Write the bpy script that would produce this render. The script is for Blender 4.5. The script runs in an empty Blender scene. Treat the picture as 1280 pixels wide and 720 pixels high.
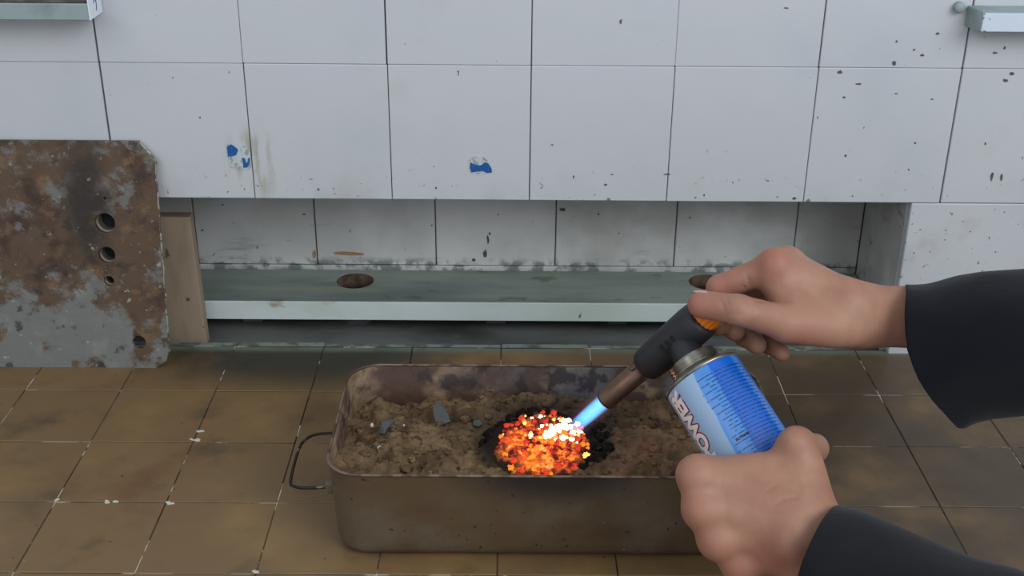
import bpy, bmesh, math, random
import numpy as np
from mathutils import Vector, Matrix, noise as mnoise

# ------------------------------------------------------------------ camera
scene = bpy.context.scene
F_PX = 1504.0
CAM = Vector((0.277, -1.233, 0.660))
PITCH, YAW, ROLL = 0.4391, 0.0039, 0.0081
FWD = Vector((math.sin(YAW)*math.cos(PITCH), math.cos(YAW)*math.cos(PITCH), -math.sin(PITCH)))
_r = Vector((math.cos(YAW), -math.sin(YAW), 0)); _u = _r.cross(FWD)
RIGHT = _r*math.cos(ROLL) + _u*math.sin(ROLL)
UP = _u*math.cos(ROLL) - _r*math.sin(ROLL)
cd = bpy.data.cameras.new('camera'); cam = bpy.data.objects.new('camera', cd)
scene.collection.objects.link(cam)
cd.sensor_width = 36.0; cd.lens = F_PX/1280*36; cd.clip_start = 0.02; cd.clip_end = 100
m = Matrix((RIGHT, UP, -FWD)).transposed().to_4x4(); m.translation = CAM
cam.matrix_world = m
scene.camera = cam

# ------------------------------------------------------------------ light
w = bpy.data.worlds.new('world'); scene.world = w; w.use_nodes = True
bg = w.node_tree.nodes['Background']
bg.inputs[0].default_value = (0.80, 0.88, 1.0, 1); bg.inputs[1].default_value = 0.62
def area(name, loc, target, size, size_y, power, col):
    l = bpy.data.lights.new(name, 'AREA'); l.shape = 'RECTANGLE'; l.size = size; l.size_y = size_y
    l.energy = power; l.color = col
    o = bpy.data.objects.new(name, l); scene.collection.objects.link(o)
    o.location = loc
    o.rotation_euler = (Vector(target)-Vector(loc)).to_track_quat('-Z', 'Y').to_euler()
    return o
area('window_daylight', (2.0, -2.3, 1.9), (0.2, 0.0, 0.2), 1.8, 1.5, 42, (0.93, 0.97, 1.0))
area('left_fill_light', (-1.4, -3.0, 2.2), (0.2, -0.1, 0.2), 1.8, 1.5, 14, (0.97, 0.98, 1.0))  # weaker fill light added from the front left, no known window there
vs = scene.view_settings
vs.view_transform = 'Standard'; vs.look = 'None'; vs.gamma = 1.0; vs.use_curve_mapping = False
vs.exposure = 0.16

# ------------------------------------------------------------------ pixels to places
def ray(px, py): return FWD + RIGHT*((px-640)/F_PX) + UP*((360-py)/F_PX)
def C(px, py, d): return CAM + ray(px, py)*d                       # at a distance along the view
def G(px, py, z=0.0):                                              # on a level surface
    r = ray(px, py); return CAM + r*((z-CAM.z)/r.z)
def W(px, py, y=0.0):                                              # on a wall plane
    r = ray(px, py); return CAM + r*((y-CAM.y)/r.y)

# ------------------------------------------------------------------ helpers
COL = scene.collection
def link_mesh(name, me, mat=None, parent=None):
    o = bpy.data.objects.new(name, me); COL.objects.link(o)
    if mat is not None:
        me.materials.clear(); me.materials.append(mat)
    if parent is not None: o.parent = parent
    return o
def from_bm(name, bm, mat, parent=None, smooth=False):
    bmesh.ops.recalc_face_normals(bm, faces=bm.faces[:])
    me = bpy.data.meshes.new(name); bm.to_mesh(me); bm.free()
    if smooth:
        for p in me.polygons: p.use_smooth = True
    return link_mesh(name, me, mat, parent)
def from_pd(name, v, f, mat, parent=None, smooth=False, fix=True):
    me = bpy.data.meshes.new(name); me.from_pydata([tuple(x) for x in v], [], f)
    if fix:
        bm = bmesh.new(); bm.from_mesh(me); bmesh.ops.recalc_face_normals(bm, faces=bm.faces[:]); bm.to_mesh(me); bm.free()
    if smooth:
        for p in me.polygons: p.use_smooth = True
    me.update()
    return link_mesh(name, me, mat, parent)
def empty(name, loc=(0, 0, 0)):
    o = bpy.data.objects.new(name, None); o.empty_display_size = 0.03; COL.objects.link(o); o.location = loc
    return o
def keep(child, parent):                     # parent without moving (geometry is in world coordinates)
    child.parent = parent
    child.matrix_parent_inverse = Matrix.Translation(-Vector(parent.location))
    return child
def tag(o, label=None, cat=None, group=None, kind=None):
    if label: o['label'] = label
    if cat: o['category'] = cat
    if group: o['group'] = group
    if kind: o['kind'] = kind
    return o
def bevel(bm, w, seg=1):
    bmesh.ops.bevel(bm, geom=bm.edges[:], offset=w, segments=seg, affect='EDGES', profile=0.6, clamp_overlap=True)
def bm_box(x0, x1, y0, y1, z0, z1, bw=0.0, seg=1):
    bm = bmesh.new()
    vs_ = [bm.verts.new((x, y, z)) for z in (z0, z1) for y in (y0, y1) for x in (x0, x1)]
    for q in ((0, 1, 3, 2), (4, 6, 7, 5), (0, 4, 5, 1), (2, 3, 7, 6), (0, 2, 6, 4), (1, 5, 7, 3)):
        bm.faces.new([vs_[i] for i in q])
    if bw: bevel(bm, bw, seg)
    return bm
def box(name, x0, x1, y0, y1, z0, z1, mat, parent=None, bw=0.0, seg=1):
    return from_bm(name, bm_box(x0, x1, y0, y1, z0, z1, bw, seg), mat, parent)
def cbox(name, x0, x1, y0, y1, z0, z1, mat, parent=None, bw=0.0):       # box with its origin in its middle
    c = ((x0+x1)/2, (y0+y1)/2, (z0+z1)/2)
    o = box(name, x0-c[0], x1-c[0], y0-c[1], y1-c[1], z0-c[2], z1-c[2], mat, parent, bw); o.location = c
    return o
def loft(rings, closed=True, cap0=True, cap1=True):
    v = []; f = []
    n = len(rings[0])
    for r in rings: v += [Vector(p) for p in r]
    for i in range(len(rings)-1):
        for k in range(n if closed else n-1):
            a = i*n+k; b = i*n+(k+1) % n
            f.append((a, b, b+n, a+n))
    if cap0: f.append(tuple(range(n)))
    if cap1: f.append(tuple((len(rings)-1)*n+k for k in range(n))[::-1])
    return v, f
def frame(axis, hint):
    a = Vector(axis).normalized(); n = Vector(hint); n = (n - a*n.dot(a)).normalized()
    return a, n, a.cross(n)
def lathe(base, axis, hint, prof, n=40, cap0=True, cap1=True):     # prof: (height, radius)
    a, nn, t = frame(axis, hint)
    rings = [[base + a*h + (nn*math.cos(2*math.pi*k/n) + t*math.sin(2*math.pi*k/n))*r for k in range(n)] for h, r in prof]
    return loft(rings, True, cap0, cap1)
def tube(pts, r, n=10, cap=True):
    pts = [Vector(p) for p in pts]; rings = []
    hint = Vector((0.13, 0.21, 1))
    for i, p in enumerate(pts):
        d = (pts[min(i+1, len(pts)-1)] - pts[max(i-1, 0)]).normalized()
        a, nn, t = frame(d, hint); hint = nn
        rr = r[i] if isinstance(r, (list, tuple)) else r
        rings.append([p + (nn*math.cos(2*math.pi*k/n) + t*math.sin(2*math.pi*k/n))*rr for k in range(n)])
    return loft(rings, True, cap, cap)
def spline(pts, n=8):
    pts = [Vector(p) for p in pts]; out = []
    for i in range(len(pts)-1):
        p0 = pts[max(i-1, 0)]; p1 = pts[i]; p2 = pts[i+1]; p3 = pts[min(i+2, len(pts)-1)]
        for k in range(n):
            t = k/n
            out.append(0.5*((2*p1) + (p2-p0)*t + (2*p0-5*p1+4*p2-p3)*t*t + (3*p1-p0-3*p2+p3)*t**3))
    out.append(pts[-1]); return out
def curve_plate(outer, holes, thick, bev=0.0):                      # 2D outline with holes -> mesh in its own XY plane
    cu = bpy.data.curves.new('outline', 'CURVE'); cu.dimensions = '2D'; cu.fill_mode = 'BOTH'
    cu.extrude = thick/2 - bev; cu.bevel_depth = bev; cu.bevel_resolution = 1
    for loop in [outer]+holes:
        s = cu.splines.new('POLY'); s.points.add(len(loop)-1)
        for p, q in zip(s.points, loop): p.co = (q[0], q[1], 0, 1)
        s.use_cyclic_u = True
    o = bpy.data.objects.new('outline', cu); COL.objects.link(o)
    dg = bpy.context.evaluated_depsgraph_get(); dg.update()
    me = bpy.data.meshes.new_from_object(o.evaluated_get(dg))
    bpy.data.objects.remove(o); bpy.data.curves.remove(cu)
    return me
def circle(cx, cy, r, n=28, ry=None): return [(cx+r*math.cos(2*math.pi*k/n), cy+(ry or r)*math.sin(2*math.pi*k/n)) for k in range(n)]
def text_mesh(body, size, offset=0.0, extrude=0.0, shear=0.0):
    cu = bpy.data.curves.new('lettering', 'FONT'); cu.body = body; cu.size = size; cu.offset = offset; cu.extrude = extrude
    cu.align_x = 'CENTER'; cu.align_y = 'CENTER'; cu.shear = shear; cu.space_character = .93; cu.resolution_u = 6
    o = bpy.data.objects.new('lettering', cu); COL.objects.link(o)
    dg = bpy.context.evaluated_depsgraph_get(); dg.update()
    me = bpy.data.meshes.new_from_object(o.evaluated_get(dg))
    bpy.data.objects.remove(o); bpy.data.curves.remove(cu)
    return me

# ------------------------------------------------------------------ materials
def lin(c):
    return tuple(((x/255)/12.92 if x/255 <= 0.04045 else ((x/255+0.055)/1.055)**2.4) for x in c) + (1,)
class Mat:
    def __init__(s, name, base, rough=0.6, coords='Object', metal=0.0, spec=0.5):
        s.m = bpy.data.materials.new(name); s.m.use_nodes = True
        s.nt = s.m.node_tree; s.N = s.nt.nodes; s.L = s.nt.links
        s.p = s.N['Principled BSDF']
        s.p.inputs['Roughness'].default_value = rough; s.p.inputs['Metallic'].default_value = metal
        s.p.inputs['Specular IOR Level'].default_value = spec
        if coords == 'World':
            g = s.N.new('ShaderNodeNewGeometry'); s.co = g.outputs['Position']
        else:
            t = s.N.new('ShaderNodeTexCoord'); s.co = t.outputs[coords]
        rgb = s.N.new('ShaderNodeRGB'); rgb.outputs[0].default_value = base
        s.c = rgb.outputs[0]; s.bump_out = None
        s.L.new(s.c, s.p.inputs['Base Color'])
    def mapped(s, scale=(1, 1, 1), loc=(0, 0, 0), rot=(0, 0, 0)):
        mp = s.N.new('ShaderNodeMapping'); mp.inputs['Scale'].default_value = scale; mp.inputs['Location'].default_value = loc
        mp.inputs['Rotation'].default_value = rot
        s.L.new(s.co, mp.inputs[0]); return mp.outputs[0]
    def noise(s, scale, detail=4, rough=0.55, stretch=None, loc=(0, 0, 0), dist=0.0):
        n = s.N.new('ShaderNodeTexNoise'); n.inputs['Scale'].default_value = scale; n.inputs['Detail'].default_value = detail
        n.inputs['Roughness'].default_value = rough; n.inputs['Distortion'].default_value = dist
        s.L.new(s.mapped(stretch or (1, 1, 1), loc), n.inputs['Vector']); return n.outputs['Fac']
    def voronoi(s, scale, feature='F1', stretch=None, out='Distance', rnd=1.0):
        n = s.N.new('ShaderNodeTexVoronoi'); n.feature = feature; n.inputs['Scale'].default_value = scale; n.inputs['Randomness'].default_value = rnd
        s.L.new(s.mapped(stretch or (1, 1, 1)), n.inputs['Vector']); return n.outputs[out]
    def ramp(s, x, a, b, smooth=True):
        n = s.N.new('ShaderNodeMapRange'); n.clamp = True
        if smooth: n.interpolation_type = 'SMOOTHSTEP'
        n.inputs['From Min'].default_value = a; n.inputs['From Max'].default_value = b
        s.L.new(x, n.inputs['Value']); return n.outputs[0]
    def math(s, op, a, b=None):
        n = s.N.new('ShaderNodeMath'); n.operation = op
        for i, v in ((0, a), (1, b)):
            if v is None: continue
            if isinstance(v, (int, float)): n.inputs[i].default_value = v
            else: s.L.new(v, n.inputs[i])
        return n.outputs[0]
    def axis(s, k):
        n = s.N.new('ShaderNodeSeparateXYZ'); s.L.new(s.co, n.inputs[0]); return n.outputs[k]
    def blob(s, c, r):                          # ellipsoid mask around a place (for stains and for painted shade)
        sc = tuple(1/x for x in r); v = s.mapped(sc, tuple(-a*b for a, b in zip(c, sc)))
        n = s.N.new('ShaderNodeVectorMath'); n.operation = 'LENGTH'; s.L.new(v, n.inputs[0])
        return n.outputs['Value']
    def mix(s, col, fac, mode='MIX'):
        n = s.N.new('ShaderNodeMix'); n.data_type = 'RGBA'; n.blend_type = mode; n.clamp_factor = True
        if isinstance(fac, (int, float)): n.inputs[0].default_value = fac
        else: s.L.new(fac, n.inputs[0])
        s.L.new(s.c, n.inputs[6])
        if isinstance(col, tuple): n.inputs[7].default_value = col
        else: s.L.new(col, n.inputs[7])
        s.c = n.outputs[2]; s.L.new(s.c, s.p.inputs['Base Color']); return s
    def layer(s, col, scale, a, b, amt=1.0, mask=None, **k):
        f = s.ramp(s.noise(scale, **k), a, b)
        if mask is not None: f = s.math('MULTIPLY', f, mask)
        if amt != 1: f = s.math('MULTIPLY', f, amt)
        return s.mix(col, f)
    def random(s, amt, col=(0, 0, 0, 1)):
        n = s.N.new('ShaderNodeObjectInfo'); return s.mix(col, s.math('MULTIPLY', n.outputs['Random'], amt))
    def rough(s, x, a, b):
        n = s.N.new('ShaderNodeMapRange'); n.inputs['To Min'].default_value = a; n.inputs['To Max'].default_value = b
        s.L.new(x, n.inputs['Value']); s.L.new(n.outputs[0], s.p.inputs['Roughness']); return s
    def bump(s, x, strength=0.3, dist=0.002):
        n = s.N.new('ShaderNodeBump'); n.inputs['Strength'].default_value = strength; n.inputs['Distance'].default_value = dist
        s.L.new(x, n.inputs['Height'])
        if s.bump_out is not None: s.L.new(s.bump_out, n.inputs['Normal'])
        s.bump_out = n.outputs[0]; s.L.new(s.bump_out, s.p.inputs['Normal']); return s
    def attr(s, name):
        n = s.N.new('ShaderNodeAttribute'); n.attribute_name = name; return n.outputs['Fac']

def emis_mat(name, col, strength):
    m_ = bpy.data.materials.new(name); m_.use_nodes = True; nt = m_.node_tree
    nt.nodes.remove(nt.nodes['Principled BSDF'])
    e = nt.nodes.new('ShaderNodeEmission'); e.inputs[0].default_value = col; e.inputs[1].default_value = strength
    nt.links.new(e.outputs[0], nt.nodes['Material Output'].inputs[0]); return m_

M = {}
def build_materials():
    # glazed / painted white wall tiles
    t = Mat('white_tile', lin((198, 200, 202)), 0.38, 'World')
    t.random(0.05, lin((150, 152, 160)))
    t.layer(lin((178, 184, 190)), 5, .45, .75, .5, detail=6)
    t.layer(lin((168, 166, 152)), 9, .60, .80, .35, detail=6, loc=(3, 1, 0))
    low = t.ramp(t.axis(2), 0.24, 0.15)
    t.layer(lin((150, 146, 130)), 14, .48, .7, .5, mask=low, detail=7, loc=(7, 1, 0))
    rightm = t.ramp(t.axis(0), 0.40, 0.62)
    t.layer(lin((84, 86, 86)), 95, .715, .745, .8, mask=rightm, detail=3, stretch=(1, 1, 0.7))
    t.layer(lin((45, 45, 46)), 150, .745, .765, .8, detail=2, loc=(2, 5, 1), stretch=(1, 1, .6))
    lowb = t.ramp(t.axis(2), 0.235, 0.19)
    t.layer(lin((90, 72, 55)), 120, .66, .70, .75, mask=lowb, detail=2, loc=(5, 5, 1))
    b = t.blob((0.0, 0.0, 0.225), (0.035, 0.1, 0.055)); bm_ = t.ramp(b, 1.0, 0.4)
    t.layer(lin((150, 148, 122)), 40, .45, .62, .7, mask=bm_, detail=5, stretch=(1.5, 1, .35))
    t.bump(t.noise(60, 5), .12, .002).bump(t.noise(9, 3), .25, .004)
    t.rough(t.noise(30, 4), .3, .55)
    M['tile'] = t.m
    # the same tiles in the recess, sooty, with shade painted in at the right
    t = Mat('recess_tile', lin((214, 213, 210)), 0.5, 'World')
    t.layer(lin((176, 176, 170)), 7, .42, .68, .6, detail=7)
    rr = t.ramp(t.axis(0), .22, .40); t.layer(lin((150, 148, 138)), 9, .3, .6, .6, mask=rr, detail=7)  # darker to the right: the pillar's shade put into the tile colour
    t.layer(lin((92, 90, 84)), 20, .60, .74, .6, detail=7, stretch=(.4, 1, 2.2))
    t.layer(lin((50, 48, 46)), 90, .70, .73, .8, detail=3)
    bl = t.ramp(t.axis(2), 0.052, 0.040)
    t.layer(lin((96, 108, 110)), 60, .46, .6, .8, mask=bl, detail=5)
    t.bump(t.noise(50, 5), .2, .002)
    M['recess'] = t.m
    g = Mat('dark_joint', lin((96, 90, 82)), 0.95, 'World'); g.layer(lin((130, 124, 112)), 22, .45, .62, .8, detail=6); M['joint'] = g.m
    # floor
    t = Mat('floor_tile', lin((122, 97, 64)), 0.42, 'World')
    t.random(0.18, lin((70, 56, 42)))
    t.layer(lin((150, 118, 72)), 6, .46, .72, .7, detail=5)
    t.layer(lin((100, 66, 44)), 9, .55, .75, .6, detail=5, loc=(4, 2, 0))
    t.layer(lin((62, 54, 44)), 16, .52, .78, .7, detail=7, loc=(1, 7, 0))
    t.layer(lin((150, 132, 104)), 60, .68, .76, .35, detail=5)
    t.layer(lin((30, 24, 20)), 90, .735, .76, .8, detail=2)
    bk = t.blob((0.04, 0.03, 0), (.22, .15, .1)); t.layer(lin((42, 44, 38)), 12, .2, .5, .9, mask=t.ramp(bk, 1.1, .5), detail=5)  # soot stain at the back left, with the shade there painted in too
    bk = t.blob((0.66, -.2, 0), (.34, .36, .1)); t.layer(lin((74, 62, 50)), 10, .2, .6, .85, mask=t.ramp(bk, 1.2, .5), detail=6)  # right-hand floor darkened in the colour: shade of the person standing there
    gr = t.ramp(t.axis(1), -.010, .004); t.layer(lin((104, 116, 100)), 18, .30, .5, .85, mask=gr, detail=5)
    t.bump(t.noise(45, 6), .18, .003).bump(t.noise(8, 2), .3, .006)
    t.rough(t.noise(14, 5), .30, .62)
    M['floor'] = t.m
    g = Mat('floor_joint', lin((70, 56, 40)), 0.95, 'World')
    g.layer(lin((30, 24, 18)), 9, .50, .56, 1, detail=4, loc=(3, 3, 0)); g.layer(lin((190, 180, 160)), 15, .53, .58, 1, detail=5); g.bump(g.noise(200, 3), .5, .002); M['grout'] = g.m
    g = Mat('white_mortar', lin((196, 188, 170)), 0.95, 'World'); M['mortar'] = g.m
    # recess slab, sooty green grey
    t = Mat('sooty_slab', lin((104, 106, 102)), 0.6, 'World')
    t.layer(lin((58, 56, 54)), 10, .40, .62, .9, detail=6, stretch=(.5, 1, 1))
    t.layer(lin((110, 118, 108)), 60, .66, .74, .6, detail=4)
    t.bump(t.noise(80, 5), .3, .002); M['slab'] = t.m
    t = Mat('pale_green_strip', lin((128, 140, 128)), 0.7, 'World')
    t.layer(lin((70, 78, 70)), 40, .45, .62, .8, detail=6); M['strip'] = t.m
    # shelf plank, grey-green paint
    t = Mat('green_grey_paint', lin((142, 154, 144)), 0.5, 'World')
    t.layer(lin((96, 108, 104)), 9, .40, .66, .8, detail=7, stretch=(.35, 1.5, 1))
    t.layer(lin((150, 156, 126)), 11, .55, .72, .5, detail=5, stretch=(.3, 2, 1), loc=(2, 2, 2))
    t.layer(lin((70, 74, 68)), 50, .60, .72, .6, detail=6, stretch=(.5, 1, 1))
    t.bump(t.noise(60, 5, stretch=(.2, 1, 1)), .2, .002); M['paint'] = t.m
    t = Mat('pale_edge_paint', lin((206, 214, 212)), 0.5, 'World')
    t.layer(lin((180, 194, 174)), 7, .42, .62, .7, detail=4, stretch=(.6, 1, 1))
    t.layer(lin((140, 116, 84)), 26, .64, .74, .7, detail=5, stretch=(.5, 1, 1))
    t.layer(lin((52, 54, 52)), 70, .70, .73, .8, detail=3, stretch=(1.6, 1, .6))
    t.bump(t.noise(70, 4), .15, .002); M['edge'] = t.m
    # fixtures at the top
    t = Mat('grey_ledge_paint', lin((146, 160, 160)), 0.55, 'World'); t.layer(lin((120, 130, 126)), 25, .45, .7, .7, detail=5); M['ledge'] = t.m
    t = Mat('white_ledge_face', lin((206, 216, 226)), 0.5, 'World'); t.layer(lin((80, 88, 90)), 110, .67, .70, .8, detail=3); M['ledge_white'] = t.m
    t = Mat('dusty_top', lin((70, 62, 56)), 0.8, 'World'); t.layer(lin((110, 104, 100)), 40, .45, .6, .8); M['dusty'] = t.m
    M['paper'] = Mat('white_paper', lin((222, 228, 236)), 0.7).m
    M['ink'] = Mat('dark_ink', lin((60, 66, 80)), 0.6).m
    M['tape'] = Mat('blue_tape', lin((22, 84, 150)), 0.5).layer(lin((70, 130, 190)), 180, .55, .7, .7).m
    M['residue'] = Mat('tape_residue', lin((188, 198, 200)), 0.6).layer(lin((140, 142, 128)), 160, .5, .62, .8).m
    # rusty plate
    t = Mat('rusty_steel', lin((116, 117, 112)), 0.55, 'Object', metal=.15)
    t.layer(lin((136, 138, 134)), 30, .48, .70, .7, detail=7)
    up = t.ramp(t.axis(1), 0.05, 0.15); rt = t.ramp(t.blob((.24, .10, 0), (.06, .09, .1)), 1.2, .2)
    f = t.math('ADD', t.noise(11, 10, .70, loc=(3.3, 1.2, 0)), t.math('ADD', t.math('MULTIPLY', up, .12), t.math('MULTIPLY', rt, .09)))
    t.mix(lin((92, 73, 56)), t.ramp(f, .51, .58)); t.mix(lin((66, 48, 37)), t.math('MULTIPLY', t.ramp(t.noise(20, 9, .7, loc=(1, 8, 0)), .46, .62), t.ramp(f, .52, .62)))
    t.layer(lin((128, 98, 66)), 40, .54, .66, .7, mask=t.ramp(f, .50, .6), detail=9, rough=.7, loc=(6, 2, 0))
    t.layer(lin((118, 115, 110)), 26, .55, .63, .8, mask=t.ramp(f, .50, .56), detail=9, rough=.7, loc=(2, 6, 0))
    db = t.ramp(t.blob((.180, .19, 0), (.030, .075, .1)), 1.3, .3); t.layer(lin((48, 42, 38)), 22, .3, .55, .95, mask=db, detail=7)
    t.layer(lin((52, 46, 42)), 48, .60, .67, .75, detail=7, loc=(0, 0, 4))
    t.layer(lin((184, 182, 174)), 120, .66, .72, .5, detail=4, loc=(2, 0, 4))
    t.bump(t.noise(90, 6), .35, .002).bump(t.noise(20, 4), .3, .003); t.rough(t.noise(20, 5), .5, .85); M['rust_plate'] = t.m
    t = Mat('flame_cut_edge', lin((170, 166, 156)), 0.5, 'Object', metal=.4); t.layer(lin((84, 70, 58)), 120, .45, .58, .9, detail=3); M['cut_edge'] = t.m; M['socket'] = Mat('dark_thread', lin((124, 114, 102)), .5, metal=.5).m
    t = Mat('old_board', lin((160, 140, 118)), 0.7, 'Object')
    t.layer(lin((132, 114, 96)), 30, .42, .7, .8, detail=6, stretch=(1, 1, .2)); t.layer(lin((62, 52, 44)), 38, .68, .73, .8, detail=3); t.bump(t.noise(60, 5, stretch=(1, 1, .15)), .2, .002); M['board'] = t.m
    # tray
    t = Mat('rusty_tray', lin((100, 82, 60)), 0.50, 'Object', metal=.35)
    t.layer(lin((118, 110, 96)), 8, .45, .68, .8, detail=6)
    t.layer(lin((88, 66, 46)), 12, .50, .70, .7, detail=7, loc=(4, 3, 1))
    t.layer(lin((46, 38, 32)), 150, .68, .72, .8, detail=2)
    so = t.ramp(t.blob((.318, -.39, .095), (.10, .06, .042)), 1.15, .30); t.mix(lin((40, 35, 38)), t.math('MULTIPLY', so, .9))
    t.layer(lin((190, 176, 150)), 160, .755, .78, .7, detail=2, loc=(3, 3, 3))
    t.bump(t.noise(70, 6), .2, .002); t.rough(t.noise(18, 5), .38, .65); M['tray'] = t.m
    t = Mat('burnt_tray_inside', lin((112, 88, 66)), 0.65, 'Object', metal=.15)
    rt = t.ramp(t.axis(0), .20, .30)
    t.mix(lin((94, 90, 92)), rt)
    t.layer(lin((70, 46, 34)), 17, .44, .58, .9, detail=7, loc=(2, 4, 1))
    t.layer(lin((150, 128, 98)), 26, .54, .68, .7, detail=6, loc=(7, 4, 1))
    t.layer(lin((38, 28, 26)), 46, .52, .62, .85, detail=6, loc=(1, 1, 9))
    t.bump(t.noise(70, 6), .5, .003); M['tray_in'] = t.m
    t = Mat('bare_rim', lin((128, 110, 92)), .45, 'Object', metal=.5); t.layer(lin((80, 58, 44)), 60, .42, .58, .9, detail=5); M['rim'] = t.m
    M['wire'] = Mat('dark_wire', lin((52, 44, 38)), .4, metal=.7).layer(lin((150, 136, 116)), 40, .58, .66, .7).m
    # sand
    t = Mat('brown_sand', lin((122, 100, 74)), 0.95, 'Object', spec=.15)
    t.layer(lin((86, 66, 46)), 28, .42, .64, .85, detail=7)
    t.layer(lin((150, 122, 84)), 60, .55, .70, .7, detail=6, loc=(3, 3, 0))
    t.layer(lin((54, 42, 32)), 130, .58, .68, .8, detail=4, loc=(9, 3, 0))
    bs = t.ramp(t.blob((.328, -.262, .06), (.10, .052, .08)), 1.15, .45); t.layer(lin((44, 36, 32)), 30, .25, .5, .85, mask=bs, detail=5)
    ch = t.ramp(t.blob((EC.x, EC.y+.004, .07), (.066, .062, .08)), 1.1, .75); t.mix(lin((26, 20, 18)), t.math('MULTIPLY', ch, .92))
    rd = t.ramp(t.blob((.395, -.33, .08), (.05, .05, .05)), 1.1, .3); t.layer(lin((150, 104, 80)), 40, .4, .6, .6, mask=rd, detail=5)
    t.bump(t.noise(260, 5, .7), .8, .003).bump(t.noise(70, 6), .6, .004); M['sand'] = t.m
    t = Mat('charred_crust', lin((26, 21, 19)), 1.0, 'Object', spec=.1); t.layer(lin((92, 80, 72)), 160, .58, .68, .6, detail=4); t.bump(t.noise(150, 4), .8, .003); M['char'] = t.m
    t = Mat('grey_shard', lin((64, 68, 68)), .45, 'Object'); t.layer(lin((60, 64, 66)), 90, .4, .65, .8); M['shard'] = t.m
    M['chip'] = Mat('white_chip', lin((226, 222, 212)), .6).m
    # torch
    t = Mat('heat_stained_steel', lin((122, 98, 82)), .38, 'Object', metal=.85); t.layer(lin((96, 66, 52)), 30, .4, .7, .6); M['burner'] = t.m
    M['black_plastic'] = Mat('black_plastic', lin((34, 34, 37)), .48).m
    M['dark_hole'] = Mat('dark_inside', lin((14, 13, 13)), .8).m  # near-black for hole insides and slots, shade put into the colour
    M['orange'] = Mat('orange_plastic', lin((226, 120, 30)), .4).m
    M['brass'] = Mat('dull_tinplate', lin((158, 154, 140)), .30, metal=.85).layer(lin((84, 80, 68)), 60, .4, .7, .7).m
    M['letter_red'] = Mat('dark_red_print', lin((150, 40, 44)), .35).m
    M['letter_white'] = Mat('white_print', lin((232, 226, 222)), .35).m
    M['print'] = Mat('black_print', lin((22, 26, 38)), .4).m
    # skin and cloth
    t = Mat('skin', lin((166, 123, 100)), .5, 'World', spec=.35)
    t.layer(lin((150, 104, 84)), 22, .45, .68, .7, detail=5)
    t.layer(lin((174, 134, 110)), 40, .55, .72, .5, detail=4, loc=(2, 2, 2))
    t.mix(lin((160, 96, 82)), t.math('MULTIPLY', t.attr('pink'), .6))
    t.mix(lin((120, 76, 62)), t.math('MULTIPLY', t.attr('crease'), .16))
    t.p.inputs['Subsurface Weight'].default_value = .12; t.p.inputs['Subsurface Radius'].default_value = (.008, .003, .0015); t.p.inputs['Subsurface Scale'].default_value = .6
    t.bump(t.noise(260, 4, .6), .12, .001).bump(t.noise(60, 3), .2, .002); M['skin'] = t.m
    t = Mat('nail', lin((206, 160, 142)), .3); M['nail'] = t.m
    t = Mat('dark_navy_cloth', lin((19, 19, 25)), .95, 'World', spec=.2); t.layer(lin((14, 15, 23)), 12, .4, .7, .8); t.bump(t.noise(1400, 2), .25, .0006).bump(t.noise(25, 3), .35, .004)
    t.p.inputs['Sheen Weight'].default_value = .08; M['cloth'] = t.m
    t = Mat('charcoal_cloth', lin((31, 31, 34)), .95, 'World', spec=.2); t.layer(lin((24, 24, 28)), 12, .4, .7, .8); t.bump(t.noise(1400, 2), .25, .0006).bump(t.noise(25, 3), .35, .004)
    t.p.inputs['Sheen Weight'].default_value = .08; M['cloth2'] = t.m
EC = G(680, 556, .075)                                   # middle of the glowing bank
build_materials()

# ------------------------------------------------------------------ setting: floor
H = 0.187                    # lower edge of the tiled front wall
FS, FX, FY = 0.1033, -0.1436, -0.0958
rng = random.Random(4)
FEND = FY + FS + .002
floor = box('floor', -1.0, 1.5, -1.1, FEND, -0.03, -0.0007, M['grout']); tag(floor, kind='structure')
for c in range(-4, 11):
    for r in range(-1, 6):
        x0 = FX + c*FS; y1 = FY - r*FS; g = .00045 + rng.random()*.0003
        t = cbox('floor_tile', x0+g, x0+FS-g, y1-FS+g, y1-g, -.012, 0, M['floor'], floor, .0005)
        t.rotation_euler = (rng.uniform(-1, 1)*.004, rng.uniform(-1, 1)*.004, 0)
# crumbs of white mortar sitting on the joints
def mortar(px, py, n, spread):
    for k in range(n):
        p = G(px+rng.uniform(-1, 1)*spread, py+rng.uniform(-1, 1)*1.2, 0)
        bm = bmesh.new(); bmesh.ops.create_icosphere(bm, subdivisions=1, radius=rng.uniform(.0009, .0021))
        for v in bm.verts: v.co = Vector((v.co.x*1.5, v.co.y, v.co.z*.5)) + p + mnoise.noise_vector(v.co*900)*.0005
        from_bm('mortar_crumb', bm, M['mortar'], floor)
mortar(140, 627, 7, 7); mortar(243, 550, 7, 5); mortar(213, 629, 3, 4); mortar(318, 715, 6, 4); mortar(250, 540, 3, 3); mortar(70, 625, 2, 3)
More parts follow.
